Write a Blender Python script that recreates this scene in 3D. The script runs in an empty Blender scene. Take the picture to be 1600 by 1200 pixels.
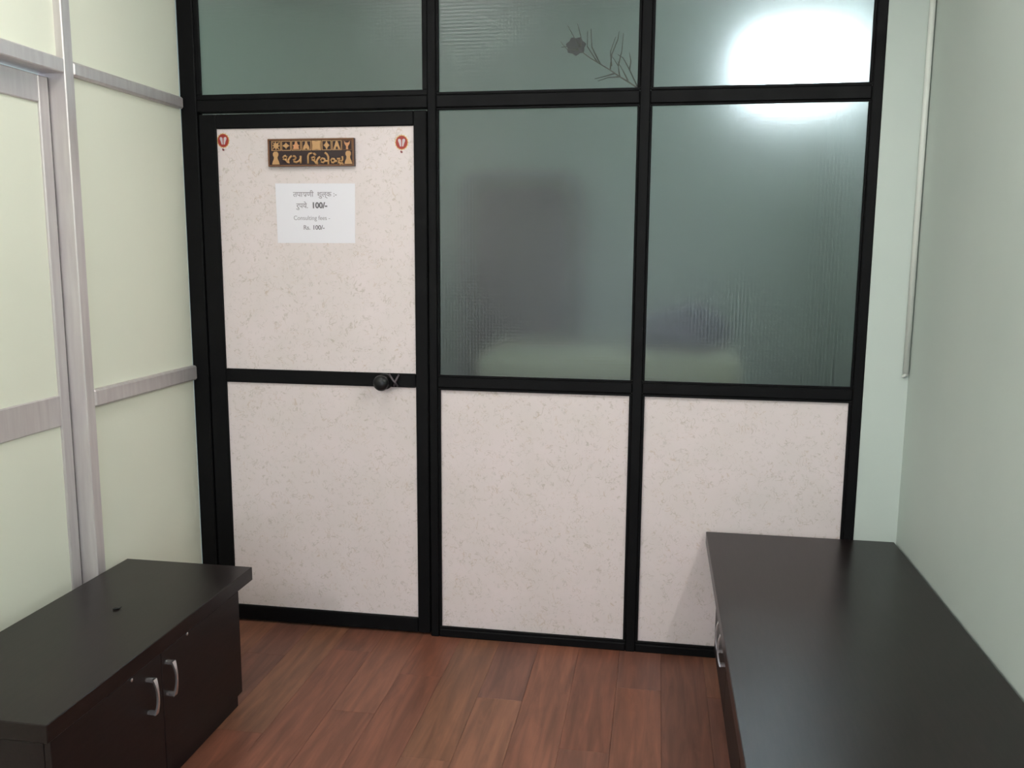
import bpy, bmesh, math, random
from mathutils import Matrix, Vector
random.seed(7)
S = bpy.context.scene
COL = S.collection

# ------------------------------------------------------------------ camera
cam_d = bpy.data.cameras.new('camera')
cam = bpy.data.objects.new('camera', cam_d)
COL.objects.link(cam)
r = Vector((0.98650057, 0.16363524, 0.00633571))
u = Vector((-0.03047918, 0.14546001, 0.98889454))
f = Vector((-0.1608964, 0.97573813, -0.14848385))
M = Matrix((r, u, -f)).transposed().to_4x4()
M.translation = Vector((1.84975, -3.27363, 1.54053))
cam.matrix_world = M
cam_d.sensor_width = 36.0
cam_d.lens = 1375.13 / 1600 * 36.0
cam_d.clip_start = 0.02
S.camera = cam

# ------------------------------------------------------------------ world, exposure
W = bpy.data.worlds.new('world')
S.world = W
W.use_nodes = True
W.node_tree.nodes['Background'].inputs['Color'].default_value = (0.80, 0.88, 1.0, 1)
W.node_tree.nodes['Background'].inputs['Strength'].default_value = 1.0
S.view_settings.view_transform = 'Standard'
S.view_settings.look = 'None'
S.view_settings.gamma = 1.0
S.view_settings.use_curve_mapping = False
S.view_settings.exposure = 0.32
TUBE_STRENGTH = 130.0        # tube lamp on the wall_right, above the picture
DOORWAY_FILL_POWER = 20.0        # added fill light in the opening behind the camera
VENT_STRENGTH = 27.0
FILL_PANEL_STRENGTH = 8.0       # added ceiling fill panel, unseen above the picture         # daylit ventilator window of the inner room

# area light added for fill in the unseen opening of wall_front
ld = bpy.data.lights.new('doorway_fill', 'AREA')
ld.shape = 'RECTANGLE'; ld.size = 2.1; ld.size_y = 2.0
ld.energy = DOORWAY_FILL_POWER; ld.color = (0.90, 0.95, 1.0)
lo = bpy.data.objects.new('doorway_fill', ld)
COL.objects.link(lo)
lo.location = (1.35, -5.02, 1.05)
lo.rotation_euler = (math.radians(90), 0, 0)   # shines towards +y

# ------------------------------------------------------------------ materials
def mat(name, col=(.5, .5, .5), rough=.5, metal=0.0, spec=.5, trans=0.0, ior=1.45, emit=None, es=0):
    m = bpy.data.materials.new(name); m.use_nodes = True
    b = m.node_tree.nodes['Principled BSDF']
    b.inputs['Base Color'].default_value = (*col, 1)
    b.inputs['Roughness'].default_value = rough
    b.inputs['Metallic'].default_value = metal
    b.inputs['Specular IOR Level'].default_value = spec
    b.inputs['Transmission Weight'].default_value = trans
    b.inputs['IOR'].default_value = ior
    if emit:
        b.inputs['Emission Color'].default_value = (*emit, 1)
        b.inputs['Emission Strength'].default_value = es
    return m

def N(m, t, **kw):
    n = m.node_tree.nodes.new(t)
    for k, v in kw.items():
        if hasattr(n, k): setattr(n, k, v)
        else: n.inputs[k].default_value = v
    return n

def Lk(m, a, b): m.node_tree.links.new(a, b)

def mathn(m, op, a, b=None, c=None):
    n = m.node_tree.nodes.new('ShaderNodeMath'); n.operation = op
    for i, v in enumerate((a, b, c)):
        if v is None: continue
        if isinstance(v, (int, float)): n.inputs[i].default_value = v
        else: Lk(m, v, n.inputs[i])
    return n.outputs[0]

def mix(m, fac, a, b, blend='MIX'):
    n = m.node_tree.nodes.new('ShaderNodeMix'); n.data_type = 'RGBA'; n.blend_type = blend
    for i, v in ((0, fac), (6, a), (7, b)):
        if isinstance(v, (int, float)): n.inputs[i].default_value = v
        elif isinstance(v, tuple): n.inputs[i].default_value = (*v, 1)
        else: Lk(m, v, n.inputs[i])
    return n.outputs[2]

def pos(m, scale=(1, 1, 1), rot=(0, 0, 0)):
    g = N(m, 'ShaderNodeNewGeometry')
    mp = N(m, 'ShaderNodeMapping')
    mp.inputs['Scale'].default_value = scale
    mp.inputs['Rotation'].default_value = rot
    Lk(m, g.outputs['Position'], mp.inputs['Vector'])
    return mp.outputs['Vector']

def noise(m, vec, scale, detail=3, rough=.5, dist=0.0):
    n = N(m, 'ShaderNodeTexNoise')
    n.inputs['Scale'].default_value = scale
    n.inputs['Detail'].default_value = detail
    n.inputs['Roughness'].default_value = rough
    n.inputs['Distortion'].default_value = dist
    Lk(m, vec, n.inputs['Vector'])
    return n.outputs['Fac']

def ramp(m, fac, lo_, hi_):
    n = N(m, 'ShaderNodeMapRange'); n.inputs[1].default_value = lo_; n.inputs[2].default_value = hi_
    Lk(m, fac, n.inputs[0]); return n.outputs[0]

def bsdf(m): return m.node_tree.nodes['Principled BSDF']

def bump(m, h, strength, dist):
    b = N(m, 'ShaderNodeBump'); b.inputs['Strength'].default_value = strength; b.inputs['Distance'].default_value = dist
    Lk(m, h, b.inputs['Height']); Lk(m, b.outputs['Normal'], bsdf(m).inputs['Normal'])

def paint(name, col, col2, rough=.6):
    m = mat(name, col, rough, spec=.35)
    v = pos(m)
    c = mix(m, ramp(m, noise(m, v, 2.3, 4), .3, .7), col, col2)
    Lk(m, c, bsdf(m).inputs['Base Color'])
    bump(m, noise(m, v, 90, 4), .12, .002)
    return m

# fibre laminate: pale ground with short curved flecks
def fibre_laminate(name):
    m = mat(name, (.7, .66, .62), .42, spec=.4)
    v = pos(m)
    base = mix(m, ramp(m, noise(m, v, 6, 4), .32, .68), (.745, .655, .655), (.70, .625, .61))
    for sc, w, thr, col in ((30, .030, .55, (.40, .34, .27)), (44, .030, .56, (.47, .43, .39)), (21, .016, .56, (.50, .37, .26))):
        vv = pos(m, (1, 1, 1), (.3 * sc, .7, .2 * sc))
        n1 = noise(m, vv, sc, 1.5, .5, 1.4)
        line = mathn(m, 'SUBTRACT', 1.0, ramp(m, mathn(m, 'ABSOLUTE', mathn(m, 'SUBTRACT', n1, .5)), 0.0, w))
        msk = ramp(m, noise(m, vv, sc * 1.15, 0), thr, thr + .05)
        base = mix(m, mathn(m, 'MULTIPLY', mathn(m, 'MULTIPLY', line, msk), .50), base, col)
    Lk(m, base, bsdf(m).inputs['Base Color'])
    bump(m, noise(m, v, 160, 3), .05, .001)
    return m

def frosted_glass():
    m = mat('frosted_glass', (.68, .775, .745), .27, trans=1.0, ior=1.45, spec=.2)
    g = N(m, 'ShaderNodeNewGeometry')
    sx = N(m, 'ShaderNodeSeparateXYZ'); Lk(m, g.outputs['Position'], sx.inputs[0])
    k = 2 * math.pi / .0125
    hx = mathn(m, 'SINE', mathn(m, 'MULTIPLY', sx.outputs['X'], k))
    hz = mathn(m, 'SINE', mathn(m, 'MULTIPLY', sx.outputs['Z'], k))
    bump(m, mathn(m, 'ADD', hx, hz), .27, .0005)
    return m

def brushed_alu():
    m = mat('aluminium', (.62, .58, .575), .42, metal=.55)
    v = pos(m, (6, 6, .6))
    c = mix(m, ramp(m, noise(m, v, 9, 4), .3, .7), (.60, .555, .56), (.68, .645, .635))
    Lk(m, c, bsdf(m).inputs['Base Color'])
    return m

def black_frame():
    m = mat('black_frame', (.0035, .0035, .004), .36, spec=.13)
    v = pos(m)
    Lk(m, ramp(m, noise(m, v, 14, 4), -.9, 1.6), bsdf(m).inputs['Roughness'])
    return m

def wenge(name, rough, spec=.5):
    m = mat(name, (.022, .017, .016), rough, spec=spec)
    v = pos(m, (26, 2.2, 26))
    c = mix(m, ramp(m, noise(m, v, 5, 5, .6), .35, .7), (.006, .0038, .0038), (.012, .0075, .0072))
    Lk(m, c, bsdf(m).inputs['Base Color'])
    bump(m, noise(m, pos(m), 260, 2), .06, .0006)
    return m

PLANK_COLS = [(.190, .074, .046), (.160, .064, .042), (.175, .076, .044), (.150, .064, .045), (.200, .086, .052), (.168, .062, .038)]
def plank_mat(i, col):
    m = mat('floor_laminate_%d' % i, col, .40, spec=.45)
    oi = N(m, 'ShaderNodeObjectInfo')
    g = N(m, 'ShaderNodeNewGeometry')
    ad = N(m, 'ShaderNodeVectorMath'); ad.operation = 'ADD'
    cx = N(m, 'ShaderNodeCombineXYZ')
    Lk(m, mathn(m, 'MULTIPLY', oi.outputs['Random'], 40.0), cx.inputs[1])
    Lk(m, g.outputs['Position'], ad.inputs[0]); Lk(m, cx.outputs[0], ad.inputs[1])
    mp = N(m, 'ShaderNodeMapping'); mp.inputs['Scale'].default_value = (30, 2.4, 1)
    Lk(m, ad.outputs[0], mp.inputs[0])
    n1 = noise(m, mp.outputs[0], 1.0, 6, .62, .6)
    mp2 = N(m, 'ShaderNodeMapping'); mp2.inputs['Scale'].default_value = (9, 3.0, 1)
    Lk(m, ad.outputs[0], mp2.inputs[0])
    n2 = noise(m, mp2.outputs[0], 1.0, 3, .5, 1.2)
    dk = tuple(c * .66 for c in col); lt = tuple(min(1, c * 1.42) for c in col)
    c1 = mix(m, ramp(m, n1, .32, .70), dk, lt)
    c2 = mix(m, mathn(m, 'MULTIPLY', ramp(m, n2, .40, .72), .40), c1, tuple(c * .62 for c in col))
    Lk(m, c2, bsdf(m).inputs['Base Color'])
    bump(m, n1, .06, .001)
    return m

GREEN = paint('green_wall_paint', (.525, .585, .545), (.495, .56, .52))
CREAM = paint('cream_green_sheet', (.81, .825, .70), (.79, .81, .685), .5)
WHITE = paint('white_ceiling_paint', (.78, .78, .75), (.75, .75, .73))
FIBRE = fibre_laminate('fibre_laminate')
GLASS = frosted_glass()
ALU = brushed_alu()
BLACK = black_frame()
GAP_DARK = mat('black_gap', (.006, .006, .006), .6)
BTOP = wenge('wenge_top_laminate', .31, .38)
BBODY = wenge('wenge_body_laminate', .45, .4)
CHROME = mat('satin_chrome', (.74, .72, .73), .26, metal=.88)
PLANKS = [plank_mat(i, c) for i, c in enumerate(PLANK_COLS)]
SUBFLOOR = mat('floor_joint', (.03, .015, .01), .8)
PVC = mat('white_pvc', (.66, .69, .64), .4)
PAPER = mat('white_paper', (.79, .77, .82), .7, spec=.2)
INK = mat('black_ink', (.17, .16, .17), .8)
INKG = mat('faint_ink', (.34, .31, .33), .8)
MAROON = mat('dark_maroon_lacquer', (.020, .006, .007), .4)
GOLD = mat('golden_wood', (.50, .285, .125), .45)
GOLDF = mat('brown_gold_border', (.17, .075, .035), .45, metal=.1)
COPPER = mat('copper_gold', (.56, .26, .12), .45)
SRED = mat('sticker_red', (.33, .030, .022), .4)
SYEL = mat('sticker_yellow', (.62, .40, .14), .45)
SWHITE = mat('sticker_white', (.58, .50, .52), .5)
SPINK = mat('sticker_maroon', (.20, .045, .05), .5)
KNOBM = mat('black_metal_knob', (.010, .010, .011), .3, metal=.3)
GREYM = mat('worn_grey_metal', (.10, .085, .095), .4, metal=.6)
FEATHER = mat('feather_barb', (.10, .095, .06), .6)
FEYE = mat('feather_eye', (.030, .020, .022), .6)
FSTEM = mat('feather_stem', (.16, .13, .09), .6)
TUBE = mat('lit_tube', (1, 1, 1), .5, emit=(1.0, .985, .95), es=TUBE_STRENGTH)
FILL_TUBE = mat('lit_fill_tube', (1, 1, 1), .5, emit=(1.0, .985, .96), es=260.0)
SKYPANE = mat('daylit_pane', (1, 1, 1), .5, emit=(.84, .88, 1.0), es=VENT_STRENGTH)
WOODB = mat('brown_wood', (.055, .028, .022), .5)
SHEET = mat('pale_sheet', (.55, .54, .40), .8)
PURPLE = mat('dusky_purple_cloth', (.13, .12, .18), .9)
DARKC = mat('dark_grey_metal', (.045, .045, .045), .6)
TILE = mat('inner_floor', (.12, .10, .085), .5)
DEBRIS = mat('black_debris', (.004, .004, .004), .6)

# ------------------------------------------------------------------ helpers
def link(name, me, m, parent=None):
    o = bpy.data.objects.new(name, me)
    COL.objects.link(o)
    if m: me.materials.append(m)
    if parent: o.parent = parent
    return o

def finish(bm, name, m, parent=None, smooth=False):
    me = bpy.data.meshes.new(name)
    bmesh.ops.recalc_face_normals(bm, faces=bm.faces)
    bm.to_mesh(me); bm.free()
    if smooth:
        for p in me.polygons: p.use_smooth = True
    return link(name, me, m, parent)

def bm_box(bm, a, b):
    vs = [bm.verts.new((x, y, z)) for x in (a[0], b[0]) for y in (a[1], b[1]) for z in (a[2], b[2])]
    for q in ((0, 1, 3, 2), (4, 6, 7, 5), (0, 4, 5, 1), (2, 3, 7, 6), (0, 2, 6, 4), (1, 5, 7, 3)):
        bm.faces.new([vs[i] for i in q])
    return vs

def box(name, a, b, m, parent=None, bev=0.0, seg=1):
    """box from corner a to b in world metres; parents are Empties with identity or pure-offset transform"""
    off = Vector((0, 0, 0))
    p = parent
    while p: off += p.location; p = p.parent
    a = Vector(a) - off; b = Vector(b) - off
    bm = bmesh.new(); bm_box(bm, a, b)
    if bev: bmesh.ops.bevel(bm, geom=bm.edges[:] , offset=bev, segments=seg, profile=.6, affect='EDGES')
    return finish(bm, name, m, parent)

def empty(name, loc=(0, 0, 0)):
    o = bpy.data.objects.new(name, None); COL.objects.link(o); o.location = loc
    o.empty_display_size = .05
    return o

def tag(o, label=None, cat=None, group=None, kind=None):
    if label: o['label'] = label
    if cat: o['category'] = cat
    if group: o['group'] = group
    if kind: o['kind'] = kind
    return o

def tube(bm, pts, rad, seg=10, cap=True):
    """round tube along a polyline; rad number or list"""
    pts = [Vector(p) for p in pts]; n = len(pts)
    rads = rad if isinstance(rad, (list, tuple)) else [rad] * n
    rings = []
    ref = None
    for i, p in enumerate(pts):
        t = (pts[min(i + 1, n - 1)] - pts[max(i - 1, 0)]).normalized()
        if ref is None:
            ref = Vector((0, 0, 1)) if abs(t.z) < .9 else Vector((1, 0, 0))
        a = t.cross(ref)
        if a.length < 1e-4: a = t.cross(Vector((0, 1, 0)))
        a.normalize(); b = t.cross(a).normalized()
        rings.append([bm.verts.new(p + rads[i] * (math.cos(2 * math.pi * k / seg) * a + math.sin(2 * math.pi * k / seg) * b)) for k in range(seg)])
    for i in range(n - 1):
        for k in range(seg):
            bm.faces.new((rings[i][k], rings[i][(k + 1) % seg], rings[i + 1][(k + 1) % seg], rings[i + 1][k]))
    if cap:
        bm.faces.new(rings[0]); bm.faces.new(rings[-1])

def lathe(bm, prof, origin, axis='y', seg=24):
    """profile of (radius, offset along axis)"""
    o = Vector(origin); rings = []
    for rr, h in prof:
        ring = []
        for k in range(seg):
            a = 2 * math.pi * k / seg; c, s = rr * math.cos(a), rr * math.sin(a)
            v = {'y': (c, h, s), 'z': (c, s, h), 'x': (h, c, s)}[axis]
            ring.append(bm.verts.new(o + Vector(v)))
        rings.append(ring)
    for i in range(len(rings) - 1):
        for k in range(seg):
            bm.faces.new((rings[i][k], rings[i][(k + 1) % seg], rings[i + 1][(k + 1) % seg], rings[i + 1][k]))
    bm.faces.new(rings[0]); bm.faces.new(rings[-1])

def prism(bm, poly, y0, y1):
    """polygon in (x, z) extruded from y0 to y1"""
    a = [bm.verts.new((x, y0, z)) for x, z in poly]; b = [bm.verts.new((x, y1, z)) for x, z in poly]
    bm.faces.new(a); bm.faces.new(b[::-1])
    for i in range(len(poly)):
        j = (i + 1) % len(poly); bm.faces.new((a[i], b[i], b[j], a[j]))

# ------------------------------------------------------------------ room shell
XW = 2.732          # right wall face
YF = -5.0           # wall behind the camera
ZC = 2.90           # ceiling
YB = 1.65           # far wall of the inner room
def structure(o, label, cat): return tag(o, label, cat, kind='structure')

structure(box('ceiling', (-1.2, YF - .15, ZC), (XW + .15, YB + .15, ZC + .1), WHITE), 'white painted ceiling above both rooms', 'ceiling')
structure(box('wall_right', (XW, YF - .15, 0), (XW + .15, YB + .15, ZC), GREEN), 'grey-green painted masonry wall beside the long bench', 'wall')
# wall_front with an unseen wide opening added to let in fill light
wf = structure(empty('wall_front', (0, YF, 0)), 'green painted wall with added light opening behind the viewer', 'wall')
box('wall_piece', (-1.2, YF - .15, 0), (.25, YF, ZC), GREEN, wf)
box('wall_piece', (2.45, YF - .15, 0), (XW, YF, ZC), GREEN, wf)
box('wall_piece', (.25, YF - .15, 2.1), (2.45, YF, ZC), GREEN, wf)
# the masonry return between black frame and right wall
structure(box('wall_return', (2.584, 0.0, 0), (XW, .12, ZC), GREEN), 'narrow pale green wall strip between black frame and right wall', 'wall')

# floor: base slab and laminate planks
fl = structure(empty('floor', (0, 0, 0)), 'brown wood laminate floor of staggered planks', 'floor')
box('floor_base', (-.12, YF - .15, -.06), (XW, .06, -.0105), SUBFLOOR, fl)
PW, PL = .1585, 1.21
x_first = 1.268 - PW * 9
joints = {9: -.45, 8: -.85, 12: -.294, 10: -1.0, 11: -.72, 7: -.33, 6: -.62, 5: -.18, 13: -.95, 4: -.8}
meshes = {}
def plank_mesh(w, l):
    key = (round(w, 4), round(l, 4))
    if key not in meshes:
        bm = bmesh.new(); vs = bm_box(bm, (0, 0, 0), (w, l, .010))
        top = [e for e in bm.edges if all(v.co.z > .009 for v in e.verts)]
        bmesh.ops.bevel(bm, geom=top, offset=.0005, segments=1, affect='EDGES')
        me = bpy.data.meshes.new('plank'); bmesh.ops.recalc_face_normals(bm, faces=bm.faces); bm.to_mesh(me); bm.free()
        meshes[key] = me
    return meshes[key]
tone = {(9, 0): 3, (9, 1): 4, (12, 0): 3, (12, 1): 0, (10, 0): 0, (10, 1): 5, (8, 0): 2, (8, 1): 4, (11, 0): 5, (13, 0): 1}
for k in range(0, 19):
    x0 = x_first + PW * k - .0
    x1 = min(x0 + PW, XW - .001); x0c = max(x0, -.11)
    if x1 <= x0c: continue
    j = joints.get(k, -random.uniform(.2, 1.1))
    edges = [.05, j]
    while edges[-1] > YF: edges.append(edges[-1] - PL)
    for q in range(len(edges) - 1):
        yb, ya = edges[q], max(edges[q + 1], YF)
        if yb - ya < .02: continue
        me = plank_mesh(x1 - x0c - .0006, yb - ya - .0006).copy()
        o = bpy.data.objects.new('plank', me); COL.objects.link(o); o.parent = fl
        o.location = (x0c + .0003, ya + .0003, -.010)
        me.materials.append(PLANKS[tone.get((k, q), (k * 5 + q * 3 + (k * q) % 4) % len(PLANKS))])

# ------------------------------------------------------------------ black framed partition (wall_back)
FD = .052           # frame depth
wb = structure(empty('wall_back', (0, 0, 0)), 'black metal framed partition with frosted panes over fibre laminate panels', 'wall')
ZT2, ZT1 = 2.118, 2.062       # transom rail
ZM1, ZM0 = 1.068, 1.014       # mid rail
ZB = .045                     # sill top
def fbox(name, x0, x1, z0, z1, y0=0.0, y1=FD, par=wb, m=BLACK, bev=.0035):
    return box(name, (x0, y0, z0), (x1, y1, z1), m, par, bev)
# posts: (x0, x1)
fbox('post', 0.0, .066, 0, ZC)
fbox('post', .985, 1.018, 0, ZC)
fbox('post', 1.764, 1.801, 0, ZC)
fbox('post', 2.549, 2.584, 0, ZC)
bays = [(.066, .985), (1.018, 1.764), (1.801, 2.549)]
for i, (a, b) in enumerate(bays):
    fbox('transom_rail', a, b, ZT1 + .004, ZT2 - .006, .002)
    fbox('head_rail', a, b, ZC - .05, ZC, .002)
    if i:
        fbox('mid_rail', a, b, ZM0 + .005, ZM1 - .008, .002)
        fbox('sill_rail', a, b, 0, ZB - .012, .002)
# glazing beads, panes and panels
def beads(x0, x1, z0, z1, w=.008, y0=.006, y1=.017):
    fbox('bead', x0, x1, z0, z0 + w, y0, y1, bev=.002)
    fbox('bead', x0, x1, z1 - w, z1, y0, y1, bev=.002)
    fbox('bead', x0, x0 + w, z0 + w, z1 - w, y0, y1, bev=.002)
    fbox('bead', x1 - w, x1, z0 + w, z1 - w, y0, y1, bev=.002)
for i, (a, b) in enumerate(bays):
    e = .016 if i == 0 else 0
    beads(a, b, ZT2 - .006, ZC - .05, .010 if i else .02)
    tag(box('pane', (a + .001, .0175, ZT2 - .005), (b - .001, .0205, ZC - .051), GLASS, wb), 'frosted glass pane')
    if i:
        beads(a, b, ZM1 - .008, ZT1 + .004)
        tag(box('pane', (a + .001, .0175, ZM1 - .007), (b - .001, .0205, ZT1 + .003), GLASS, wb), 'frosted glass pane')
        beads(a, b, ZB - .012, ZM0 + .005, .010)
        tag(box('laminate_panel', (a + .001, .0175, ZB - .011), (b - .001, .026, ZM0 + .004), FIBRE, wb), 'off-white laminate panel with fine fibre flecks')

# ------------------------------------------------------------------ black framed door (door_1)
dr = structure(empty('door_1', (.07, 0, .008)), 'black framed door with two off-white fibre laminate panels', 'door')
Y0, Y1 = .004, .046
D0, D1 = .0705, .9805
fbox('door_stile', D0, .1405, .010, 2.058, Y0, Y1, dr)
fbox('door_stile', .930, D1, .010, 2.058, Y0, Y1, dr)
fbox('top_rail', .1405, .930, 2.004, 2.058, Y0, Y1, dr)
fbox('lock_rail', .1405, .930, 1.0145, 1.069, Y0, Y1, dr)
fbox('bottom_rail', .1405, .930, .010, .072, Y0, Y1, dr)
tag(box('upper_panel', (.137, .014, 1.066), (.933, .030, 2.007), FIBRE, dr), 'upper off-white fibre laminate panel')
tag(box('lower_panel', (.137, .014, .069), (.933, .030, 1.017), FIBRE, dr), 'lower off-white fibre laminate panel')
# knob with rose, and the small latch plate beside it
dl = dr.location
def sub(v): return Vector(v) - dl
bm = bmesh.new()
lathe(bm, [(.022, 0), (.022, -.006), (.012, -.010), (.011, -.028), (.020, -.034), (.029, -.044), (.031, -.053), (.027, -.064), (.016, -.070), (.004, -.071)], sub((.806, .004, 1.037)), 'y', 28)
kb = finish(bm, 'door_knob', KNOBM, dr, True); tag(kb, 'round black door knob')
bm = bmesh.new()
lathe(bm, [(.032, 0), (.032, -.004), (.028, -.006)], sub((.806, .004, 1.037)), 'y', 28)
finish(bm, 'knob_rose', KNOBM, kb)
kb.parent = dr
lp = bmesh.new()
tube(lp, [sub((.824, .0, 1.066)), sub((.842, -.012, 1.046)), sub((.852, -.012, 1.036)), sub((.860, -.004, 1.020))], [.004, .005, .005, .004], 8)
tube(lp, [sub((.866, -.004, 1.066)), sub((.855, -.012, 1.044)), sub((.846, -.010, 1.022))], [.004, .005, .004], 8)
tag(finish(lp, 'latch', GREYM, dr, True), 'small worn grey latch beside the knob')

# ------------------------------------------------------------------ left aluminium wall (wall_left) and its door leaf (door_2)
wl = structure(empty('wall_left', (0, 0, 0)), 'aluminium framed partition with cream-green sheet panels', 'wall')
AX = .020           # front face of the aluminium section
def abox(name, x0, x1, y0, y1, z0, z1, par=wl, m=ALU, bev=.003): return box(name, (x0, y0, z0), (x1, y1, z1), m, par, bev)
PY0, PY1 = -.707, -.662
abox('post', -.075, AX, PY0, PY1, 0, ZC)
abox('post', -.075, AX, -1.660, -1.615, 0, ZC)
abox('post', -.075, AX, -2.9, -2.855, 0, ZC)
abox('post', -.075, AX, YF, YF + .045, 0, ZC)
abox('transom_rail', -.03, AX, PY1, -.008, 2.078, 2.122, bev=.006)
abox('transom_rail', -.075, AX, -1.615, PY0, 2.078, 2.122)
abox('mid_rail', -.03, AX + .002, PY1, -.004, 1.022, 1.080, bev=.006)
abox('bottom_rail', -.03, AX, PY1, -.004, 0, .06)
abox('transom_rail', -.03, AX, -2.855, -1.66, 2.078, 2.122)
abox('transom_rail', -.03, AX, YF + .045, -2.9, 2.078, 2.122)
abox('mid_rail', -.03, AX, -2.855, -1.66, 1.022, 1.080)
abox('mid_rail', -.03, AX, YF + .045, -2.9, 1.022, 1.080)
def sheet(y0, y1, z0, z1, x=0.0): return tag(box('sheet_panel', (x - .012, y0, z0), (x, y1, z1), CREAM, wl), 'cream-green sheet panel')
sheet(PY1, .0, .06, 1.022); sheet(PY1, .0, 1.080, 2.078); sheet(PY1, .0, 2.122, ZC, -.002)
sheet(-1.615, PY0, 2.122, ZC, -.006)
for y0, y1 in ((-2.855, -1.66), (YF + .045, -2.9)):
    sheet(y0, y1, 0, 1.022); sheet(y0, y1, 1.080, 2.078); sheet(y0, y1, 2.122, ZC)
# a thin shadow-gap strip behind the door leaf keeps the room closed
LX = -.036
d2 = structure(empty('door_2', (LX, -1.6125, .008)), 'aluminium framed door leaf with cream-green panels, set back in its frame', 'door')
def lbox(name, y0, y1, z0, z1, m=ALU, x0=LX - .035, x1=LX, bev=.003): return box(name, (x0, y0, z0), (x1, y1, z1), m, d2, bev)
LY0, LY1 = -1.611, -.7115
lbox('door_stile', LY1 - .046, LY1, .010, 2.066)
lbox('door_stile', LY0, LY0 + .046, .010, 2.066)
lbox('top_rail', LY0 + .046, LY1 - .046, 1.984, 2.066)
lbox('mid_rail', LY0 + .046, LY1 - .046, .975, 1.075)
lbox('bottom_rail', LY0 + .046, LY1 - .046, .010, .10)
lbox('sheet_panel', LY0 + .044, LY1 - .044, 1.073, 1.986, CREAM, LX - .020, LX - .008, 0)
lbox('sheet_panel', LY0 + .044, LY1 - .044, .098, .977, CREAM, LX - .020, LX - .008, 0)
# dark strip standing in for the shaded gap at the leaf's closing edge
lbox('gap_strip', LY1, LY1 + .0040, .010, 2.066, GAP_DARK, LX - .03, LX - .004, 0)

# ------------------------------------------------------------------ benches
def bow_handle(par, base, outdir, h=.104, reach=.032, m=CHROME):
    """bow pull: flat strap that widens towards both ends, on two feet; base = centre on the door face (world)"""
    off = Vector((0, 0, 0)); p = par
    while p: off += p.location; p = p.parent
    base = Vector(base) - off
    bm = bmesh.new(); n = 14; prev = None
    path = []
    for i in range(n + 1):
        t = -1 + 2 * i / n
        path.append((t, reach * (.72 + .28 * (1 - t * t)), h / 2 * t))
    rings = []
    for t, o_, z in path:
        w = .0034 + .0052 * t * t; th = .0026
        rings.append([bm.verts.new(base + Vector((outdir * (o_ + dx), dy, z))) for dx, dy in ((th, -w), (th, w), (-th, w), (-th, -w))])
    for a, b in zip(rings, rings[1:]):
        for k in range(4): bm.faces.new((a[k], a[(k + 1) % 4], b[(k + 1) % 4], b[k]))
    bm.faces.new(rings[0]); bm.faces.new(rings[-1])
    for s in (-1, 1):
        z = s * (h / 2 - .004)
        x1_ = outdir * reach * .74
        bm_box(bm, base + Vector((min(0, x1_), -.0065, z - .004)), base + Vector((max(0, x1_), .0065, z + .004)))
    o = finish(bm, 'handle', m, par); tag(o, 'curved satin chrome bow handle')
    return o

def bench(name, label, x0, x1, y0, y1, zt, facing, doors, top_over_far, top_over_near, front_over, tth, plinth_back, door_bottom, handles, locks):
    """facing +1: doors look towards +x, -1: towards -x. body from y0 (near) to y1 (far)."""
    e = empty(name, ((x0 + x1) / 2, (y0 + y1) / 2, 0)); tag(e, label, 'storage bench')
    fx = (x1 if facing > 0 else x0) - facing * front_over            # door front plane
    dth = .018
    bx0, bx1 = (x0, fx - dth) if facing > 0 else (fx + dth, x1)
    box('top', (x0, y0 - top_over_near, zt - tth), (x1, y1 + top_over_far, zt), BTOP, e, .002)
    box('body', (bx0, y0, door_bottom), (bx1, y1, zt - tth), BBODY, e, .001)
    px0, px1 = (x0, fx - plinth_back) if facing > 0 else (fx + plinth_back, x1)
    box('plinth', (px0, y0 + .01, 0), (px1, y1 - .01, door_bottom), BBODY, e)
    for i, (a, b) in enumerate(doors):
        dx = sorted((fx, fx - facing * dth))
        p = box('door', (dx[0], a + .0015, door_bottom + .003), (dx[1], b - .0015, zt - tth - .004), BBODY, e, .0015)
        # handle and lock as sub-parts of the door (door objects sit at the bench origin)
        hy, hz0, hz1 = handles[i]
        bow = bow_handle(p, (fx, hy, (hz0 + hz1) / 2), facing, hz1 - hz0)
        if locks:
            ly, lz = locks[i]
            bm = bmesh.new()
            lathe(bm, [(.0052, 0), (.0052, facing * .002), (.003, facing * .003)], Vector((fx, ly, lz)) - e.location, 'x', 14)
            tag(finish(bm, 'lock', CHROME, p), 'tiny round lock')
    return e

bench('storage_bench', 'low dark wenge storage bench with chrome bow handles in front of the aluminium wall',
      0.024, .495, -1.578, -.640, .459, 1, [(-1.578, -1.113), (-1.113, -.640)], .093, .014, .006, .047, .014, .045,
      [(-1.187, .266, .370), (-1.090, .272, .376)], [(-1.256, .400), (-.972, .404)])
bench('storage_bench', 'long dark wenge storage bench along the green masonry wall',
      2.054, XW - .008, -2.05, -.030, .505, -1, [(-2.05, -1.545), (-1.545, -1.045), (-1.045, -.540), (-.540, -.030)], .025, .02, .046, .045, .014, .05,
      [(-1.595, .255, .360), (-1.495, .255, .360), (-.590, .255, .360), (-.490, .255, .360)], None)

# small dark bit lying on the left bench
bm = bmesh.new()
tube(bm, [(.248, -.969, .4615), (.253, -.966, .463), (.258, -.962, .462), (.262, -.956, .4612), (.266, -.951, .464)], [.002, .0036, .0034, .002, .001], 8)
tag(finish(bm, 'debris', DEBRIS, None, True), 'small black bent scrap lying on the left bench top', 'scrap')

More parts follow.
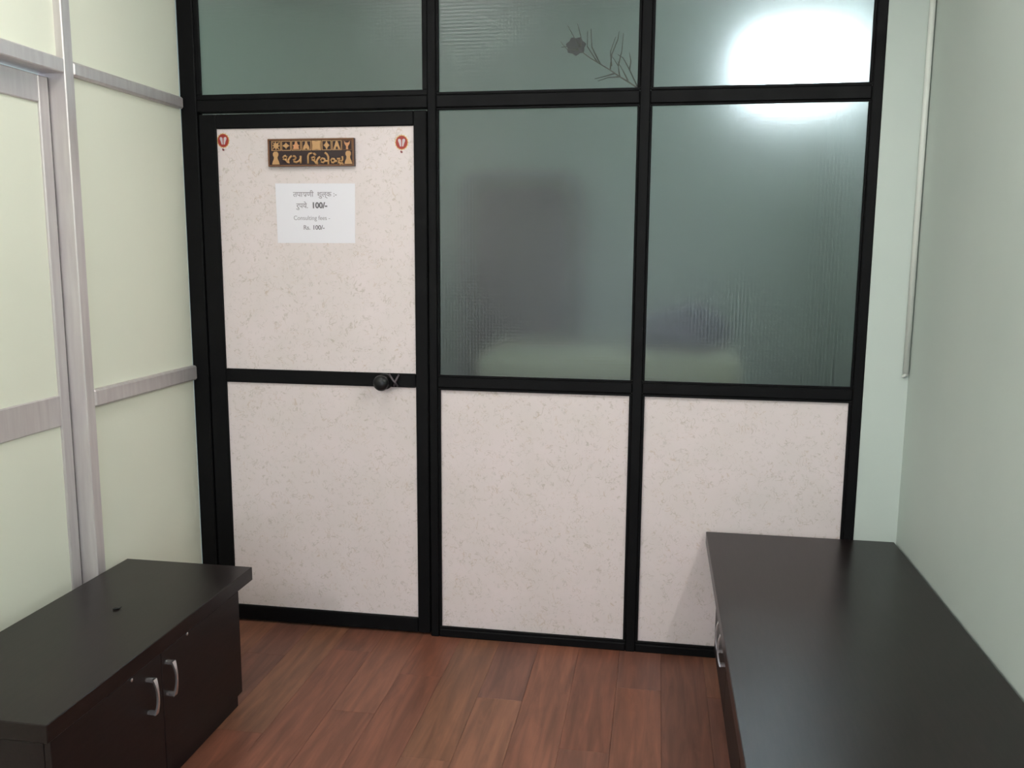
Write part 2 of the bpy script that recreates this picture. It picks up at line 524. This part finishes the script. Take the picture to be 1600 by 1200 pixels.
# ------------------------------------------------------------------ white conduit in the corner
cp = empty('conduit_pipe', (2.7195, -.011, 1.125)); tag(cp, 'thin white conduit pipe running down the wall corner', 'pipe')
bm = bmesh.new(); tube(bm, [(0, 0, 0), (0, 0, ZC - 1.126)], .0098, 14); finish(bm, 'pipe', PVC, cp, True)
bm = bmesh.new(); tube(bm, [(0, 0, .004), (-.001, 0, -.006), (-.006, .002, -.012), (-.010, .004, -.008)], [.0075, .007, .0055, .004], 12); finish(bm, 'pipe_end', PVC, cp, True)

# ------------------------------------------------------------------ things on the door
PYF = .014          # face of the door panel
# paper notice
pn = empty('paper_notice', (.534, PYF, 1.682)); tag(pn, 'white paper notice with consulting fee text taped to the door', 'notice')
bm = bmesh.new()
prism(bm, [(-.160, .1145), (.162, .1125), (.158, -.112), (-.157, -.113)], -.0012, -.0002)
finish(bm, 'paper_sheet', PAPER, pn)
def text(body, size, x, z, m, par, y, bold=0.0, sx=1.0):
    c = bpy.data.curves.new('txt', 'FONT'); c.body = body; c.size = size; c.align_x = 'LEFT'
    c.offset = bold; c.extrude = .00025
    o = bpy.data.objects.new('txt', c); COL.objects.link(o)
    bpy.context.view_layer.update()
    me = bpy.data.meshes.new_from_object(o.evaluated_get(bpy.context.evaluated_depsgraph_get()))
    bpy.data.objects.remove(o)
    me.transform(Matrix.Translation((x, y, z)) @ Matrix.Rotation(math.radians(90), 4, 'X') @ Matrix.Diagonal((sx, 1, 1, 1)))
    me.materials.clear()
    return link('printed_line', me, m, par)
text('तपासणी  शुल्क :-', .0270, -.088, .0640, INKG, pn, -.0015, .0003)
text('रुपये.', .0270, -.076, .0210, INKG, pn, -.0015, .0003)
text('100/-', .0300, -.014, .0210, INK, pn, -.0015, .0012)
text('Consulting fees -', .0235, -.089, -.0245, INKG, pn, -.0015, .0, .93)
text('Rs.', .0235, -.050, -.0610, INKG, pn, -.0015, .0004)
text('100/-', .0235, -.013, -.0610, INK, pn, -.0015, .0004)

# round stickers
def sticker(x, z, label):
    e = empty('round_sticker', (x, PYF, z)); tag(e, label, 'sticker', 'red footprint stickers on the door')
    n = 48
    bm = bmesh.new(); prism(bm, [((.0255 + .0016 * math.cos(16 * a)) * math.cos(a), (.0275 + .0016 * math.cos(16 * a)) * math.sin(a)) for a in [2 * math.pi * k / n for k in range(n)]], -.0006, -.0001)
    finish(bm, 'yellow_rim', SYEL, e)
    bm = bmesh.new(); prism(bm, [(.0225 * math.cos(a), .0245 * math.sin(a)) for a in [2 * math.pi * k / 36 for k in range(36)]], -.0009, -.0005)
    finish(bm, 'red_disc', SRED, e)
    for s in (-1, 1):
        foot = [(.0018, -.015), (.0058, -.0145), (.0085, -.004), (.0118, .006), (.0112, .0120), (.0070, .0135), (.0028, .0105), (.0020, .0)]
        bm = bmesh.new(); prism(bm, [(s * (a * 1.22 - .0006), b) for a, b in foot], -.0013, -.0008); finish(bm, 'white_footprint', SWHITE, e)
    bm = bmesh.new(); prism(bm, [(-.006, -.0300), (-.001, -.0305), (.0045, -.0345), (.0015, -.0390), (-.0045, -.0380)], -.0008, -.0001)
    finish(bm, 'drop_mark', SPINK, e)
sticker(.1655, 1.9605, 'red round footprint sticker in the door panel corner nearest the aluminium wall')
sticker(.882, 1.944, 'red round footprint sticker in the door panel corner nearest the frosted panes')

# carved name plaque; picture units of the close view are turned into metres on the plaque
pl = empty('carved_plaque', (.528, PYF, 1.910)); tag(pl, 'brown and gold carved plaque with raised lettering on the door', 'plaque')
def q(px, py):
    X = 400 + px / 8.889; Z = 200 + py / 8.889
    # the plaque's top edge climbs slightly to the right in the close view
    Z += (X - 485) * .050
    return ((X - 485.2) / 134.0 * .344, -(Z - 238.6) / 40.6 * .1025)
TH = .016
bm = bmesh.new(); prism(bm, [(-.172, .0515), (.172, .0515), (.172, -.0515), (-.172, -.0515)], -TH, -.0002)
finish(bm, 'backing_board', MAROON, pl)
for a, b in (((-.172, .0455), (.172, .0515)), ((-.172, -.0515), (.172, -.0455)), ((-.172, -.0455), (-.166, .0455)), ((.166, -.0455), (.172, .0455))):
    box('border', (pl.location.x + a[0], PYF - TH - .004, pl.location.z + a[1]), (pl.location.x + b[0], PYF - TH + .001, pl.location.z + b[1]), GOLDF, pl, .001)
def relief(name, polys, m, y0=-TH - .0035, y1=-TH + .0005):
    bm = bmesh.new()
    for p in polys: prism(bm, p, y0, y1)
    return finish(bm, name, m, pl)
tx0, tw = -.1585, .0406
zc, hh = .0255, .0180
def loc(i, pts, s=1.0): return [(tx0 + tw * (i + .5) + a * .017 * s, zc + b * .0172 * s) for a, b in pts]
for i in range(8):
    cx = tx0 + tw * (i + .5); g = .0015
    fr = []
    x0, x1, z0, z1 = cx - tw / 2 + g, cx + tw / 2 - g, zc - hh, zc + hh
    t = .0022
    fr = [[(x0, z0), (x1, z0), (x1, z0 + t), (x0, z0 + t)], [(x0, z1 - t), (x1, z1 - t), (x1, z1), (x0, z1)],
          [(x0, z0 + t), (x0 + t, z0 + t), (x0 + t, z1 - t), (x0, z1 - t)], [(x1 - t, z0 + t), (x1, z0 + t), (x1, z1 - t), (x1 - t, z1 - t)]]
    relief('tile_frame', fr, GOLD if i < 7 else GOLDF, -TH - .0025)
def star(n, r0, r1, ph=0): return [((r0 if k % 2 == 0 else r1) * math.cos(ph + math.pi * k / n), (r0 if k % 2 == 0 else r1) * math.sin(ph + math.pi * k / n)) for k in range(2 * n)]
# eight auspicious emblems, left to right
pin = [loc(0, [(.95 * x_, .95 * y_) for x_, y_ in [(-.9, .85), (-.35, .5), (-.1, .95), (.1, .45), (.85, .9), (.5, .2), (1.0, .05), (.5, -.25), (.85, -.95), (.25, -.5), (-.05, -.95), (-.25, -.4), (-.9, -.8), (-.5, -.1), (-.95, .1), (-.45, .3)]])]
relief('emblem', pin, GOLD)
relief('emblem', [loc(1, [(-.85, 0), (-.25, .35), (0, .7), (.25, .35), (.85, 0), (.25, -.35), (0, -.7), (-.25, -.35)])], GOLD)
relief('emblem', [loc(2, [(-.75, -.8), (.75, -.8), (.55, -.2), (.8, .1), (.35, .25), (.2, .85), (-.2, .85), (-.35, .25), (-.8, .1), (-.55, -.2)])], COPPER)
relief('emblem', [loc(3, [(-.8, -.85), (-.25, -.85), (0, -.5), (.25, -.85), (.8, -.85), (.6, -.1), (.3, .3), (.2, .85), (-.2, .85), (-.3, .3), (-.6, -.1)])], GOLD)
relief('emblem', [loc(4, [(-.95, -.95), (0, -.82), (.95, -.95), (.85, 0), (.95, .95), (0, .82), (-.95, .95), (-.85, 0)])], GOLD)
relief('emblem', [loc(5, [(0, .95), (.3, .35), (.72, 0), (.3, -.35), (0, -.95), (-.3, -.35), (-.72, 0), (-.3, .35)])], GOLD)
relief('emblem', [loc(6, [(-.8, -.85), (-.3, -.85), (-.18, -.3), (.18, -.3), (.3, -.85), (.8, -.85), (.45, .1), (.2, .85), (-.2, .85), (-.45, .1)])], GOLD)
relief('emblem', [loc(7, [(-.25, -.9), (.25, -.9), (.2, -.3), (.6, .3), (.65, .85), (.3, .5), (-.3, .5), (-.65, .85), (-.6, .3), (-.2, -.3)])], COPPER)
# lamp pillars at both ends of the lettering
for cx in (-.1407, .1500):
    relief('lamp_pillar', [[(cx - .0150, -.0440), (cx + .0150, -.0440), (cx + .0125, -.0340), (cx + .0075, -.0240), (cx + .0065, -.0170), (cx + .0105, -.0100), (cx + .0105, -.0020), (cx + .0055, .0040),
                            (cx - .0055, .0040), (cx - .0105, -.0020), (cx - .0105, -.0100), (cx - .0065, -.0170), (cx - .0075, -.0240), (cx - .0125, -.0340)]], GOLD)
# raised lettering traced as rounded strokes
LET = {
 'letter_ja': [[(388, 412), (372, 424), (376, 446), (402, 455), (424, 440), (424, 415), (404, 402), (386, 410)], [(412, 452), (432, 482), (462, 490)], [(440, 482), (452, 446), (470, 418), (494, 400)]],
 'letter_ya': [[(512, 402), (540, 404), (552, 422), (540, 442), (516, 452), (522, 474), (556, 482), (592, 466), (612, 440)], [(618, 394), (618, 492)]],
 'letter_ji': [[(722, 490), (722, 392), (738, 362), (772, 350), (806, 356), (830, 376)], [(790, 404), (772, 416), (774, 440), (798, 448), (818, 432), (816, 410), (796, 400)], [(808, 446), (830, 480), (858, 486)], [(838, 478), (846, 444), (864, 414), (888, 396)]],
 'letter_ne': [[(958, 446), (944, 420), (916, 414), (896, 436), (904, 464), (932, 470), (956, 448), (1000, 446)], [(1002, 488), (1002, 392), (986, 360), (956, 340)]],
 'letter_ndra': [[(1094, 440), (1080, 416), (1054, 414), (1036, 436), (1046, 462), (1070, 466), (1092, 446), (1122, 440)], [(1122, 414), (1160, 408), (1168, 428), (1140, 448), (1134, 462), (1160, 462), (1176, 484)], [(1196, 376), (1200, 420), (1178, 446)], [(1160, 486), (1192, 462), (1206, 486)]],
}
for nm, strokes in LET.items():
    bm = bmesh.new()
    for st in strokes:
        pts = [q(*p) for p in st]
        tube(bm, [(x, -TH - .002, z) for x, z in pts], .0040, 8)
    finish(bm, nm, GOLD, pl, True)

# ------------------------------------------------------------------ peacock feather tucked behind the upper pane
fe = empty('peacock_feather', (1.752, .0242, 2.125)); tag(fe, 'dark peacock feather tucked behind the upper frosted pane', 'feather')
def P(x, z): return (x - 1.752, random.uniform(-.0005, .0015), z - 2.125)
stem = [(1.757, 2.121), (1.722, 2.144), (1.690, 2.163), (1.655, 2.187), (1.620, 2.208), (1.580, 2.232), (1.540, 2.262)]
bm = bmesh.new(); tube(bm, [(x - 1.752, 0, z - 2.125) for x, z in stem], [.0030, .0028, .0024, .0022, .0020, .0018, .0015], 8); finish(bm, 'stem', FSTEM, fe, True)
bm = bmesh.new()
prof = [(1.000 * (1 + .10 * math.sin(7 * a)), a) for a in [2 * math.pi * k / 28 for k in range(28)]]
prism(bm, [(1.531 - 1.752 + .034 * rr * math.cos(a), 2.272 - 2.125 + .030 * rr * math.sin(a)) for rr, a in prof], -.0015, .0015)
finish(bm, 'eye_spot', FEYE, fe)
barbs = [[(1.620, 2.208), (1.588, 2.268), (1.584, 2.330)], [(1.610, 2.214), (1.572, 2.270), (1.572, 2.322)], [(1.545, 2.270), (1.525, 2.300), (1.500, 2.345)],
         [(1.550, 2.270), (1.548, 2.305), (1.535, 2.350)], [(1.540, 2.262), (1.500, 2.272), (1.478, 2.270)], [(1.54, 2.258), (1.50, 2.262), (1.474, 2.290)],
         [(1.757, 2.121), (1.722, 2.190), (1.700, 2.228), (1.680, 2.240)], [(1.690, 2.163), (1.684, 2.200), (1.662, 2.232)], [(1.724, 2.185), (1.728, 2.215), (1.722, 2.245)],
         [(1.655, 2.187), (1.660, 2.240), (1.680, 2.290), (1.684, 2.318)], [(1.660, 2.200), (1.655, 2.250), (1.672, 2.300)], [(1.684, 2.200), (1.695, 2.250), (1.700, 2.312)],
         [(1.690, 2.163), (1.650, 2.162), (1.612, 2.150)], [(1.672, 2.175), (1.640, 2.166), (1.600, 2.158)], [(1.722, 2.144), (1.700, 2.185), (1.682, 2.215)]]
for b in barbs:
    bm = bmesh.new(); pts = [P(*p) for p in b]
    tube(bm, pts, [.0030 - .0018 * i / (len(pts) - 1) for i in range(len(pts))], 6)
    finish(bm, 'barb', FEATHER, fe, True)

# ------------------------------------------------------------------ tube lamp on the right wall (above the picture)
tl = empty('tube_lamp', (XW, -1.75, 2.56)); tag(tl, 'fluorescent tube lamp fixed high on the green masonry wall', 'lamp')
box('lamp_body', (XW - .030, -2.37, 2.555), (XW - .0005, -1.13, 2.600), PVC, tl, .004)
bm = bmesh.new(); tube(bm, [(-.058, -.59, -.012), (-.058, .59, -.012)], .013, 14); finish(bm, 'lamp_tube', TUBE, tl, True)
for s in (-1, 1):
    y = -1.75 + s * .605
    box('lamp_holder', (XW - .075, y - .012, 2.530), (XW - .02, y + .012, 2.580), PVC, tl, .003)

# unseen tube added on the aluminium partition to brighten panels and floor
t2 = empty('tube_lamp', (AX, -3.45, 2.00)); tag(t2, 'unseen fill tube added on the aluminium partition', 'lamp')
box('lamp_body', (AX + .0005, -4.07, 1.995), (AX + .030, -2.95, 2.040), PVC, t2, .004)
bm = bmesh.new(); tube(bm, [(.058, -.59, -.012), (.058, .46, -.012)], .013, 14); finish(bm, 'lamp_tube', FILL_TUBE, t2, True)
for s in (-1, 1):
    y = -3.45 + (.475 if s > 0 else -.605)
    box('lamp_holder', (AX + .02, y - .012, 1.970), (AX + .075, y + .012, 2.020), PVC, t2, .003)
# square ceiling light added as fill for the side walls and floor
FILL_PANEL = mat('lit_fill_panel', (1, 1, 1), .5, emit=(1.0, .99, .975), es=FILL_PANEL_STRENGTH)
clp = empty('ceiling_fill', (.80, -1.30, ZC)); tag(clp, 'unseen square fill light added on the white ceiling of the waiting room', 'lamp')
box('fill_rim', (.48, -1.62, ZC - .030), (1.12, -.98, ZC - .0005), PVC, clp, .004)
box('fill_diffuser', (.50, -1.60, ZC - .036), (1.10, -1.00, ZC - .0305), FILL_PANEL, clp)

# ------------------------------------------------------------------ inner room behind the frosted panes
structure(box('wall_inner_back', (-1.2, YB, 0), (2.10, YB + .12, ZC), GREEN), 'green far wall of the inner room seen through frosted panes', 'wall')
wr = structure(empty('wall_inner_window', (2.10, YB, 0)), 'green far wall around the bright ventilator window', 'wall')
VX0, VX1, VZ0, VZ1 = 2.29, 2.715, 2.37, 2.64
box('wall_piece', (2.10, YB, 0), (XW, YB + .12, VZ0), GREEN, wr)
box('wall_piece', (2.10, YB, VZ1), (XW, YB + .12, ZC), GREEN, wr)
box('wall_piece', (2.10, YB, VZ0), (VX0, YB + .12, VZ1), GREEN, wr)
box('wall_piece', (VX1, YB, VZ0), (XW, YB + .12, VZ1), GREEN, wr)
wn = structure(empty('window_1', (VX0, YB + .05, VZ0)), 'bright daylit ventilator window glowing through the frosted pane', 'window')
box('window_frame', (VX0, YB + .03, VZ0), (VX1, YB + .07, VZ0 + .02), PVC, wn)
box('window_frame', (VX0, YB + .03, VZ1 - .02), (VX1, YB + .07, VZ1), PVC, wn)
box('daylit_pane', (VX0, YB + .05, VZ0 + .02), (VX1, YB + .056, VZ1 - .02), SKYPANE, wn)
structure(box('wall_inner_left', (-1.3, .053, 0), (-1.2, YB + .12, ZC), GREEN), 'green side wall of the inner room', 'wall')
structure(box('wall_inner_return', (-1.2, .053, 0), (-.001, .12, ZC), GREEN), 'green wall behind the aluminium partition', 'wall')
structure(box('floor_inner', (-1.2, .06, -.06), (XW, YB + .12, -.001), TILE), 'dark floor of the inner room', 'floor')

il = empty('tube_lamp', (-1.2, .85, 2.45)); tag(il, 'unseen fill tube added on the side wall inside the inner room', 'lamp')  # added tube that brightens the inner room behind the upper left pane
box('lamp_body', (-1.1995, .45, 2.43), (-1.17, 1.25, 2.47), PVC, il, .004)
INNER_FILL = mat('lit_inner_fill_tube', (1, 1, 1), .5, emit=(.95, 1.0, .97), es=28.0)
bm = bmesh.new(); tube(bm, [(.05, -.38, 0), (.05, .38, 0)], .013, 12); finish(bm, 'lamp_tube', INNER_FILL, il, True)
for s in (-1, 1): box('lamp_holder', (-1.19, .85 + s * .39 - .01, 2.435), (-1.13, .85 + s * .39 + .01, 2.465), PVC, il)

cb = empty('cupboard', (1.10, 1.42, 0)); tag(cb, 'tall brown wooden cupboard blurred behind the frosted pane', 'cupboard')
box('body', (.86, 1.20, .06), (1.42, 1.64, 1.92), WOODB, cb, .004)
box('door', (.865, 1.182, .08), (1.138, 1.20, 1.91), WOODB, cb, .003)
box('door', (1.142, 1.182, .08), (1.415, 1.20, 1.91), WOODB, cb, .003)
box('plinth', (.88, 1.22, 0), (1.40, 1.62, .06), DARKC, cb)
cc = empty('examination_couch', (1.65, .72, 0)); tag(cc, 'pale covered examination couch blurred behind the frosted panes', 'couch')
box('mattress', (1.08, .45, .98), (2.20, 1.02, 1.10), SHEET, cc, .02, 3)
box('couch_frame', (1.08, .46, .92), (2.20, 1.01, .98), DARKC, cc)
for x in (1.10, 2.15):
    for y in (.48, .96): box('leg', (x, y, 0), (x + .03, y + .03, .92), DARKC, cc)
bm = bmesh.new(); bmesh.ops.create_icosphere(bm, subdivisions=3, radius=1.0)
for v in bm.verts: v.co = Vector((v.co.x * .21, v.co.y * .14, max(-.55, v.co.z) * .12 * (1 + .15 * math.sin(5 * v.co.x))))
pb = finish(bm, 'cloth_bundle', PURPLE, None, True); pb.location = (1.97, .80, 1.18)
tag(pb, 'dusky purple cloth bundle lying on the blurred couch', 'cloth')
